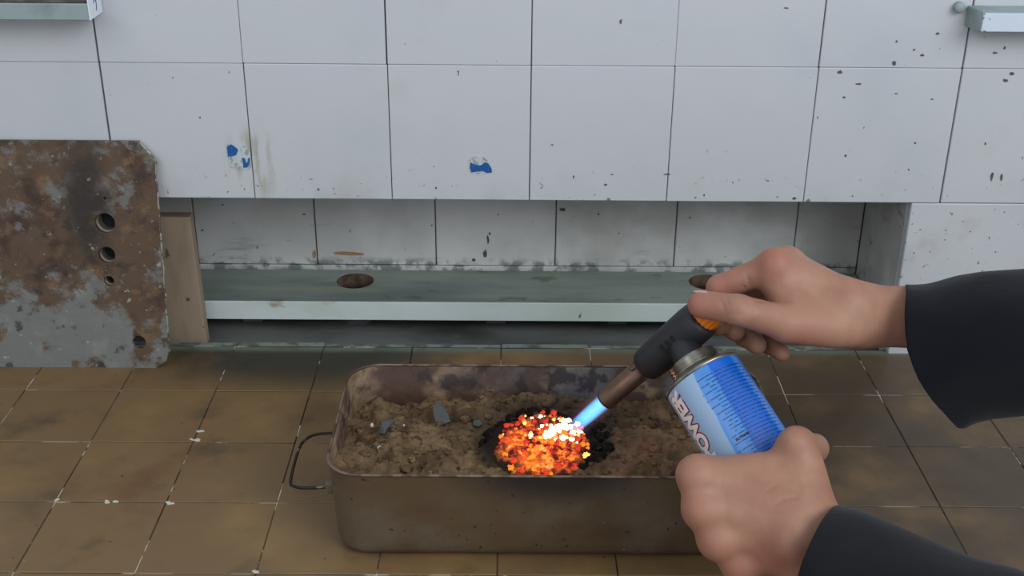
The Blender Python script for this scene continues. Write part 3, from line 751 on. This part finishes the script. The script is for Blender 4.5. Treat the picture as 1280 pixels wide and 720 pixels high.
# black head
hb = part('torch_head', lathe(T0, TA, TN, [(TL*.405, .0098), (TL*.405, .0125), (TL*.42, .0142), (TL*.47, .0150), (TL*.58, .0158), (TL*.72, .0166), (TL*.86, .0170), (TL*.93, .0166), (TL*.965, .0145), (TL*.965, .008)], 40), M['black_plastic'])
for k in range(3):
    c = T0+TA*(TL*(.665+.050*k)); n_ = (TN*.93+UP*.25); n_ = (n_-TA*n_.dot(TA)).normalized(); tt = TA.cross(n_)
    p0 = c+n_*.0163
    vv = [p0+TA*a*.0012+tt*b*.0042+n_*d for d in (-.002, .0012) for a, b in ((-1, -1), (1, -1), (1, 1), (-1, 1))]
    part('grip_slot', (vv, [(0, 1, 2, 3), (7, 6, 5, 4), (0, 4, 5, 1), (1, 5, 6, 2), (2, 6, 7, 3), (3, 7, 4, 0)]), M['dark_hole'], hb, False)
# knob with ribs
rings_ = []
for h, r in ((TL*.955, .0095), (TL*.958, .0122), (TL*.97, .0130), (TL*1.06, .0130), (TL*1.085, .0118), (TL*1.09, .006)):
    rings_.append([T0+TA*h+(TN*math.cos(2*math.pi*k/72)+TT2*math.sin(2*math.pi*k/72))*(r*(1+(.045 if (k//2) % 2 else 0))) for k in range(72)])
part('control_knob', loft(rings_), M['orange'], torch, False)
# valve stem joining the head to the can
VT = CT+CA*.012; jn = T0+TA*(TL*.73)
part('valve_stem', tube([CT+CA*.004, CT+CA*.016, CT+CA*.024, jn], [.0135, .0140, .0130, .0135], 24), M['black_plastic'])
part('valve_lug', tube([CT+CA*.013+RIGHT*.012, CT+CA*.0125+RIGHT*.0185], [.006, .005], 12), M['black_plastic'])
# can
def can_mat():
    t = Mat('can_label', lin((150, 176, 204)), .32, 'UV', spec=.6)
    u = t.axis(0); vv = t.axis(1)            # u: angle (radians, + to the right as printed), v: metres from the rim
    wob = t.math('ADD', u, t.math('MULTIPLY', t.math('SUBTRACT', t.noise(18, 3, stretch=(.1, 1, 1)), .5), .25))
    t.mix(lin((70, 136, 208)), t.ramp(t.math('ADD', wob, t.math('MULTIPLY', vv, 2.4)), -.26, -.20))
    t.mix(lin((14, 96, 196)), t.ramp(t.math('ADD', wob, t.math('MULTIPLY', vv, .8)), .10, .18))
    hl = t.math('MULTIPLY', t.ramp(t.axis(0), .8, 1.0), t.ramp(t.axis(0), 1.25, 1.05)); t.mix(lin((90, 150, 220)), t.math('MULTIPLY', hl, .6))  # lighter streak down the can: a highlight painted into the label
    # fine print: thin dashes running round the can
    ln = t.math('FRACT', t.math('MULTIPLY', vv, 330))
    dash = t.math('MULTIPLY', t.ramp(ln, .34, .40), t.ramp(ln, .74, .66))
    wd = t.ramp(t.noise(1, 2, .7, stretch=(13, 330, 1)), .40, .44)
    n2 = t.math('MULTIPLY', t.math('FLOOR', t.math('MULTIPLY', vv, 330)), .37)
    start = t.math('ADD', t.math('MULTIPLY', t.math('SINE', t.math('MULTIPLY', n2, 9.0)), .14), -.20)
    inn = t.math('MULTIPLY', t.math('GREATER_THAN', u, start), t.math('LESS_THAN', u, 1.15))
    inv = t.math('MULTIPLY', t.math('GREATER_THAN', vv, .008), t.math('LESS_THAN', vv, .13))
    fac = t.math('MULTIPLY', t.math('MULTIPLY', dash, wd), t.math('MULTIPLY', inn, inv))
    t.mix(lin((22, 44, 84)), t.math('MULTIPLY', fac, .85))
    M['can'] = t.m
can_mat()
def canp(z, ang, r=CR): return CT - CA*z + (CN*math.cos(ang) - CLEFT*math.sin(ang))*r     # z down from the rim, ang + towards image right
NA = 64; prof = [(CL, CR*.80), (CL-.001, CR*.95), (CL-.004, CR), (.004, CR), (.0018, CR*.995)]
v = []; f = []; uv = []
for z, r in prof:
    for k in range(NA+1):
        a = -math.pi+2*math.pi*k/NA; v.append(canp(z, a, r)); uv.append((a, z))
for i in range(len(prof)-1):
    for k in range(NA):
        a = i*(NA+1)+k; f.append((a, a+1, a+NA+2, a+NA+1))
f.append(tuple(range(NA)))
me = bpy.data.meshes.new('gas_can'); me.from_pydata([tuple(p) for p in v], [], f)
ul = me.uv_layers.new(name='UVMap')
for l in me.loops: ul.data[l.index].uv = uv[l.vertex_index]
for p in me.polygons: p.use_smooth = len(p.vertices) == 4
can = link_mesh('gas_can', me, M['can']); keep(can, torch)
part('can_rim', lathe(CT-CA*.0022, CA, CN, [(-.0004, CR*.985), (.0, CR*1.015), (.0012, CR*1.03), (.0026, CR*1.01), (.0032, CR*.96)], 64, False, False), M['brass'], can)
part('can_shoulder', lathe(CT-CA*.0022, CA, CN, [(.0022, CR*.97), (.0030, CR*.90), (.0050, CR*.80), (.0078, CR*.70), (.0088, CR*.64)], 64, False, False), M['brass'], can)
part('neck_collar', lathe(CT-CA*.0022, CA, CN, [(.0080, .0200), (.0095, .0213), (.0110, .0192), (.0124, .0213), (.0139, .0192), (.0153, .0213), (.0168, .0192), (.0180, .0206), (.0190, .0180), (.0185, .0140)], 48, False, False), M['brass'], can)
# lettering bent round the can
def can_text(body, size, z_mid, ang_mid, mat, off, lift, name, along=True, extr=0.0):
    me = text_mesh(body, size, off)
    bm = bmesh.new(); bm.from_mesh(me); bpy.data.meshes.remove(me)
    bmesh.ops.triangulate(bm, faces=bm.faces[:])
    bmesh.ops.subdivide_edges(bm, edges=[e_ for e_ in bm.edges if e_.calc_length() > size*.25], cuts=2)
    for q in bm.verts:
        x, y = q.co.x, q.co.y
        if along: q.co = canp(z_mid - x, ang_mid - y/CR, CR+lift)      # reads from the foot of the can to its neck
        else: q.co = canp(z_mid - y, ang_mid + x/CR, CR+lift)
    me = bpy.data.meshes.new(name); bm.to_mesh(me); bm.free()
    o = link_mesh(name, me, mat); o.parent = can; return o
can_text('POWER', .0182, .0358, -1.06, M['letter_red'], .0019, .00025, 'brand_lettering_outline')
can_text('POWER', .0182, .0358, -1.06, M['letter_white'], .0009, .00050, 'brand_lettering')
can_text('BUTANE', .0032, .0655, -.06, M['print'], .0001, .0003, 'small_lettering', along=False)

# ------------------------------------------------------------------ flame
def vol_mat(name, col, strength, radial=1.6, axial=True):
    m_ = bpy.data.materials.new(name); m_.use_nodes = True; nt = m_.node_tree; N = nt.nodes; L = nt.links
    N.remove(N['Principled BSDF'])
    tc = N.new('ShaderNodeTexCoord'); sp_ = N.new('ShaderNodeSeparateXYZ'); L.new(tc.outputs['Object'], sp_.inputs[0])
    cmb = N.new('ShaderNodeCombineXYZ'); L.new(sp_.outputs[0], cmb.inputs[0]); L.new(sp_.outputs[1], cmb.inputs[1])
    ln = N.new('ShaderNodeVectorMath'); ln.operation = 'LENGTH'; L.new(cmb.outputs[0], ln.inputs[0])
    # object space: radius 1 at the base, z 0..1 along the flame, tapering
    mr = N.new('ShaderNodeMapRange'); mr.interpolation_type = 'SMOOTHSTEP'; mr.inputs['From Min'].default_value = 1.0; mr.inputs['From Max'].default_value = 1.0-1.0/radial
    L.new(ln.outputs['Value'], mr.inputs['Value'])
    az = N.new('ShaderNodeMapRange'); az.interpolation_type = 'SMOOTHSTEP'; az.inputs['From Min'].default_value = 1.0; az.inputs['From Max'].default_value = .55
    L.new(sp_.outputs[2], az.inputs['Value'])
    mu = N.new('ShaderNodeMath'); mu.operation = 'MULTIPLY'; L.new(mr.outputs[0], mu.inputs[0]); L.new(az.outputs[0], mu.inputs[1])
    mu2 = N.new('ShaderNodeMath'); mu2.operation = 'MULTIPLY'; L.new(mu.outputs[0], mu2.inputs[0]); mu2.inputs[1].default_value = strength
    e_ = N.new('ShaderNodeEmission'); e_.inputs[0].default_value = col; L.new(mu2.outputs[0], e_.inputs[1])
    L.new(e_.outputs[0], N['Material Output'].inputs['Volume']); return m_
def flame_mesh(name, base, tip, r0, mat, taper=.62, n=28):
    rg_ = []
    for i in range(9):
        t = i/8; r = 1*(1-(1-taper)*t)*(1 if i < 8 else .55)
        rg_.append([(r*math.cos(2*math.pi*k/n), r*math.sin(2*math.pi*k/n), t) for k in range(n)])
    v, f = loft(rg_); o = from_pd(name, v, f, mat, None, True)
    ax = (tip-base); a_, n_, t_ = frame(ax, -FWD)
    mm = Matrix((n_*r0, t_*r0, ax)).transposed().to_4x4(); mm.translation = base
    o.matrix_world = mm; return o
tip = C(712, 539, 1.068)
fm = flame_mesh('torch_flame', T0-TA*.001, tip, .0082, vol_mat('blue_flame', (.10, .46, 1, 1), 130, 2.0), .66)
tag(fm, 'short bright blue gas flame shooting from the burner tube into the embers', 'flame')
core = flame_mesh('flame_halo', T0-TA*.001, C(704, 546, 1.072), .0135, vol_mat('pink_halo', (.75, .25, .55, 1), 5, 1.5), .75)
core.parent = fm; core.matrix_parent_inverse = fm.matrix_world.inverted()
def fire(name, px, py, w_, h_, st, label):
    b_ = G(px, py, sand_h(G(px, py, .07).x, G(px, py, .07).y)); t_ = b_+Vector((0, 0.002, h_))
    o = flame_mesh(name, b_, t_, w_, vol_mat(name+'_glow', (1, .25, .012, 1), st, 1.2), .5); tag(o, label, 'flame'); return o
fire('ember_flame', 668, 582, .024, .012, 26, 'low orange flame over the front of the ember pit')
fire('ember_flame', 640, 558, .013, .010, 26, 'small orange flame licking at the far end of the pit from the torch')

# ------------------------------------------------------------------ hands
def round_cone(P, a, b, ra, rb):
    a = np.array(a); b = np.array(b); ab = b-a; L2 = ab@ab
    t = np.clip(((P-a)@ab)/L2, 0, 1)
    d = np.sqrt(((P-(a+t[..., None]*ab))**2).sum(-1))
    return d-(ra+(rb-ra)*t)
def smin(a, b, k):
    h = np.maximum(k-np.abs(a-b), 0)/k
    return np.minimum(a, b)-h*h*k*.25
def smax(a, b, k): return -smin(-a, -b, k)
def surface_nets(fn, lo, hi, vox):
    lo = np.array(lo); n = np.ceil((np.array(hi)-lo)/vox).astype(int)+1
    ax = [lo[i]+np.arange(n[i])*vox for i in range(3)]
    X, Y, Z = np.meshgrid(*ax, indexing='ij')
    V = fn(np.stack([X, Y, Z], -1).astype(np.float32)).astype(np.float64)
    ins = V < 0
    c = [slice(0, -1), slice(1, None)]
    cnt = sum(ins[c[i], c[j], c[k]].astype(int) for i in (0, 1) for j in (0, 1) for k in (0, 1))
    act = (cnt > 0) & (cnt < 8)
    idx = -np.ones(act.shape, int); ids = np.argwhere(act); idx[act] = np.arange(len(ids))
    pos = np.zeros((len(ids), 3)); num = np.zeros(len(ids))
    cor = [(i, j, k) for i in (0, 1) for j in (0, 1) for k in (0, 1)]
    i0, j0, k0 = ids.T
    for a in cor:
        for d in range(3):
            if a[d]: continue
            b = list(a); b[d] = 1
            va = V[i0+a[0], j0+a[1], k0+a[2]]; vb = V[i0+b[0], j0+b[1], k0+b[2]]
            s = (va < 0) != (vb < 0); t = np.where(s, va/np.where(s, va-vb, 1), 0)
            p = np.tile(np.array(a, float), (len(ids), 1)); p[:, d] += t
            pos[s] += p[s]; num[s] += 1
    pos = lo+(ids+pos/num[:, None])*vox
    faces = []
    for d in range(3):
        u, v_ = [(1, 2), (2, 0), (0, 1)][d]
        sl = [slice(None)]*3; sl2 = [slice(None)]*3; sl[d] = slice(0, -1); sl2[d] = slice(1, None)
        s = ins[tuple(sl)] != ins[tuple(sl2)]
        e_ = np.argwhere(s); e_ = e_[(e_[:, u] > 0) & (e_[:, v_] > 0) & (e_[:, u] < act.shape[u]) & (e_[:, v_] < act.shape[v_])]
        du = np.zeros(3, int); du[u] = 1; dv = np.zeros(3, int); dv[v_] = 1
        g_ = lambda q: idx[q[:, 0], q[:, 1], q[:, 2]]
        q = np.stack([g_(e_-du-dv), g_(e_-dv), g_(e_), g_(e_-du)], 1)
        flip = ins[e_[:, 0], e_[:, 1], e_[:, 2]]
        q[~flip] = q[~flip][:, ::-1]
        faces.append(q[(q >= 0).all(1)])
    return pos, np.concatenate(faces)
def chain(joints, radii): return [(tuple(joints[i]), tuple(joints[i+1]), radii[i], radii[i+1]) for i in range(len(joints)-1)]
def build_arm(name, palm, fingers, bumps, cre_px, pinks, vox=.0013, kp=.014, kf=.007, ks=.0016):
    prims = palm+[p for fg in fingers for p in fg]
    pts = np.array([q for p in prims for q in p[:2]]); rm = max(max(p[2:]) for p in prims)+.006
    def fn(P):
        d = None
        for p in palm:
            q = round_cone(P, *p); d = q if d is None else smin(d, q, kp)
        for b, r, s in bumps:                                   # knuckles and tendons
            d = smin(d, np.sqrt(((P-np.array(b, np.float32))**2).sum(-1))-r, s)
        out = d
        for fg in fingers:
            g_ = None
            for p in fg:
                q = round_cone(P, *p); g_ = q if g_ is None else smin(g_, q, .003)
            out = smin(out, smin(d, g_, kf), ks)
        return out
    creases = []
    for line in cre_px:                                     # skin folds: found on the surface, then pressed in
        hit = []
        for px, py, r in line:
            dd = np.arange(.80, 1.06, .0004); o_ = np.array(CAM); rv = np.array(ray(px, py))
            val = fn((o_+dd[:, None]*rv).astype(np.float32)); i_ = np.argmax(val < 0)
            if val[i_] < 0: hit.append((o_+dd[i_]*rv, r))
        creases += [(hit[k][0], hit[k+1][0], hit[k][1], hit[k+1][1]) for k in range(len(hit)-1)]
    base_fn = fn
    def fn(P):
        out = base_fn(P)
        for a, b, r0, r1 in creases: out = smax(out, -round_cone(P, a, b, r0, r1), .0016)
        return out
    pos, fc = surface_nets(fn, pts.min(0)-rm, pts.max(0)+rm, vox)
    me = bpy.data.meshes.new(name); me.from_pydata(pos.tolist(), [], fc.tolist())
    for p in me.polygons: p.use_smooth = True
    at = me.attributes.new('pink', 'FLOAT', 'POINT'); val = np.zeros(len(pos))
    for c, r in pinks: val = np.maximum(val, np.exp(-(((pos-np.array(c))**2).sum(1))/(r*r)))
    at.data.foreach_set('value', val.astype(np.float32))
    at = me.attributes.new('crease', 'FLOAT', 'POINT'); val = np.zeros(len(pos))
    for a, b, r0, r1 in creases: val = np.maximum(val, np.clip(1-(round_cone(pos, a, b, r0, r1))/.0010, 0, 1))
    at.data.foreach_set('value', val.astype(np.float32))
    o = link_mesh(name, me, M['skin'])
    md = o.modifiers.new('smooth', 'SMOOTH'); md.factor = .5; md.iterations = 3
    return o
person = empty('person', C(1400, 700, .8)); tag(person, 'person in dark long sleeves, both hands holding the blow torch over the tray', 'person')
def J(*a): return [C(*p) for p in a]
# hand on the knob (palm down, thumb towards the viewer)
wr = [(1086, 386, .975), (1086, 404, .978)]
mc = {'i': C(968, 334, .968), 'm': C(982, 331, .989), 'r': C(996, 338, 1.007), 'l': C(1010, 350, 1.021)}
palm = []
for k, b, r0, r1 in (('i', (1070, 384, .970), .0150, .0130), ('m', (1072, 386, .980), .0150, .0128), ('r', (1074, 392, .990), .0145, .0122), ('l', (1074, 400, .998), .0140, .0115)):
    palm.append((tuple(C(*b)), tuple(mc[k]), r0, r1))
palm += [(tuple(C(1058, 407, .966)), tuple(C(985, 404, .950)), .0170, .0145), (tuple(C(1060, 408, .990)), tuple(C(1005, 396, 1.005)), .0160, .0130),
         (tuple(C(1000, 395, .958)), tuple(C(965, 350, .968)), .0120, .0105), (tuple(C(1040, 392, .975)), tuple(C(985, 365, .985)), .0170, .0150)]
palm += [(tuple(C(1086, 387, .975)), tuple(C(1300, 388, .982)), .0178, .0215), (tuple(C(1086, 404, .978)), tuple(C(1300, 412, .985)), .0170, .0215)]
th = J((1040, 410, .960), (982, 404, .946), (922, 387, .944), (877, 380.5, .957))
fing = [chain(th, [.0150, .0138, .0120, .0112]),
        chain([mc['i']]+J((899, 359, .982), (891, 386, .996), (897, 408, 1.000)), [.0125, .0100, .0090, .0080]),
        chain([mc['m']]+J((916, 372, 1.010), (905, 403, 1.012), (919, 414, 1.000)), [.0122, .0104, .0092, .0082]),
        chain([mc['r']]+J((938, 392, 1.028), (930, 420, 1.020), (946, 431, 1.002)), [.0115, .0100, .0088, .0080]),
        chain([mc['l']]+J((964, 404, 1.036), (962, 431, 1.022), (977, 441, 1.004)), [.0105, .0088, .0080, .0072])]
bumps = [(tuple(C(968, 328, .962)), .0095, .010), (tuple(C(985, 326, .984)), .009, .010), (tuple(C(1062, 372, .960)), .008, .02)]
cre = [[(930, 358, .0006), (937, 367, .0010), (946, 370, .0008), (957, 374, .0004)], [(944, 377, .0004), (950, 376, .0007), (955, 379, .0004)], [(933, 342, .0003), (936, 350, .0006), (936, 357, .0004)], [(900, 373, .0002), (904, 380, .0004), (905, 388, .0002)], [(908, 372, .0002), (911, 380, .0004)]]
pk = [(tuple(C(868, 382, .95)), .016), (tuple(C(968, 322, .955)), .016), (tuple(C(1000, 425, .95)), .02), (tuple(C(905, 350, .97)), .012)]
ra = build_arm('hand_and_forearm', palm, fing, bumps, cre, pk); keep(ra, person)
# thumb nail
def nail(base, tipv, up, r, wid, ln):
    d, n_, s_ = frame(tipv-base, up); c = tipv - d*.001
    v = []; f = []
    for i in range(5):
        for k in range(7):
            u = (i/4-.35)*ln; a = (k/6-.5)*wid
            v.append(c + d*u + (n_*math.cos(a)+s_*math.sin(a))*(r*(1-.10*max(0, i/4-.4))+.0004))
    for i in range(4):
        for k in range(6):
            a = i*7+k; f.append((a, a+1, a+8, a+7))
    o = from_pd('fingernail', v, f, M['nail'], None, True); md = o.modifiers.new('thick', 'SOLIDIFY'); md.thickness = .0006; md.offset = 0
    o.parent = ra; return o
nail(th[2], th[3], UP*.95+FWD*.25, .0106, 1.5, .012)

# hand round the can (back of the hand towards the viewer)
mi, mm_, mr_, ml = C(873, 595, .885), C(880, 636, .881), C(898, 674, .884), C(926, 706, .892)
palm = [(tuple(C(1000, 634, .878)), tuple(mi), .0150, .0128), (tuple(C(994, 646, .874)), tuple(mm_), .0150, .0126), (tuple(C(990, 660, .875)), tuple(mr_), .0145, .0116), (tuple(C(988, 676, .880)), tuple(ml), .0140, .0106),
        (tuple(C(990, 590, .893)), tuple(C(893, 592, .896)), .0150, .0110),
        (tuple(C(1012, 624, .884)), tuple(C(996, 562, .897)), .0150, .0132),
        (tuple(C(1000, 646, .878)), tuple(C(1150, 755, .846)), .0195, .0205), (tuple(C(985, 682, .882)), tuple(C(1120, 790, .850)), .0195, .0215)]
def wrap(z, a1, a2, a3, r): return [canp(z, a1, CR+.0135), canp(z-.003, a2, CR+.0105), canp(z-.006, a3, CR+.0095)]
def zcan(p): return (CT-p).dot(CA)
fing = [chain([mi]+wrap(zcan(mi)-.004, -1.95, -3.0, -3.9, 0), [.0120, .0105, .0092, .0080]),
        chain([mm_]+wrap(zcan(mm_), -1.95, -3.05, -4.0, 0), [.0120, .0105, .0092, .0080]),
        chain([mr_]+wrap(zcan(mr_), -1.95, -3.0, -3.85, 0), [.0112, .0100, .0088, .0078]),
        chain([ml]+wrap(zcan(ml), -1.95, -2.9, -3.6, 0), [.0102, .0090, .0080, .0072]),
        chain(J((1008, 610, .886), (997, 560, .897))+[canp(zcan(C(1000, 565, .93)), 1.75, CR+.012), canp(zcan(C(1000, 565, .93))-.004, 2.5, CR+.010)], [.0145, .0130, .0112, .0098])]
bumps = [(tuple(C(870, 594, .879)), .0096, .010), (tuple(C(878, 637, .874)), .0097, .010), (tuple(C(896, 675, .877)), .0090, .010), (tuple(C(923, 707, .885)), .0082, .010), (tuple(C(995, 552, .888)), .009, .009), (tuple(C(990, 675, .862)), .010, .016)]
cre = [[(967, 633, .0003), (976, 627, .0006), (985, 625, .0005), (996, 623, .0003)], [(958, 616, .0001), (966, 609, .0004), (974, 606, .0001)]]
pk = [(tuple(C(862, 590, .88)), .012), (tuple(C(868, 640, .875)), .015), (tuple(C(888, 680, .875)), .015), (tuple(C(915, 712, .88)), .016), (tuple(C(960, 700, .87)), .02)]
palm += [(tuple(mi), tuple(mm_), .0080, .0080), (tuple(mm_), tuple(mr_), .0080, .0076), (tuple(mr_), tuple(ml), .0076, .0070)]
la = build_arm('hand_and_forearm', palm, fing, bumps, cre, pk, kf=.009, ks=.0030, kp=.011); keep(la, person)

# sleeves: rings of (centre px, py, depth, half height px up, down, half depth m)
def sleeve(name, st, mat, seed, axis_px, bow=0):
    n = 44; rings_ = []
    for j, (px, py, d, hu, hd, hz, sx) in enumerate(st):
        rg_ = []
        for k in range(n):
            a = 2*math.pi*k/n; s, c = math.sin(a), math.cos(a)
            h = hu if s > 0 else hd
            yy = py - s*h*axis_px[1]; xx = px + s*h*axis_px[0] + sx*(abs(s)**2.2 if s < 0 else 0) - (bow*max(0, -c)*(1-min(1, j/2)))
            p = C(xx, yy, d + c*hz)
            p += (mnoise.noise_vector(p*16+Vector((seed, 0, 0)))*.006 + mnoise.noise_vector(p*40)*.002)*(1 if j > 0 else .35)
            rg_.append(p)
        rings_.append(rg_)
    # interpolate along the sleeve for smooth cloth
    fine = []
    for k in range(n):
        fine.append(spline([r_[k] for r_ in rings_], 5))
    R_ = [[fine[k][j] + mnoise.noise_vector(fine[k][j]*22+Vector((0, seed, 0)))*.0030*min(1, j/5) for k in range(n)] for j in range(len(fine[0]))]
    # turned-in hem
    c0 = sum(R_[0], Vector())/n; c1 = sum(R_[8], Vector())/n
    inn = [[p+(c0-p)*.06 for p in R_[0]], [p+(sum(R_[3], Vector())/n-p)*.08 for p in R_[3]], [p+(c1-p)*.12 for p in R_[8]]]
    v, f = loft(inn[::-1]+R_, True, False, True)
    o = keep(from_pd(name, v, f, mat, None, True), person)
    return o
sleeve('sleeve', [(1131, 400, .975, 45, 134, .040, 66), (1160, 402, .975, 53, 131, .046, 46), (1205, 402, .972, 59, 124, .052, 18), (1255, 400, .968, 61, 121, .056, 0), (1330, 398, .96, 66, 125, .058, 0), (1450, 402, .94, 70, 125, .060, 0), (1600, 410, .91, 75, 120, .062, 0)], M['cloth'], 1.0, (0, 1))
sleeve('sleeve', [(1022, 688, .868, 62, 60, .040, 0), (1050, 705, .862, 70, 70, .044, 0), (1095, 730, .855, 74, 80, .047, 0), (1150, 758, .845, 84, 90, .050, 0), (1230, 795, .83, 92, 100, .052, 0), (1330, 840, .81, 98, 105, .054, 0), (1480, 900, .78, 105, 110, .056, 0)], M['cloth2'], 5.0, (.42, .90), 14)
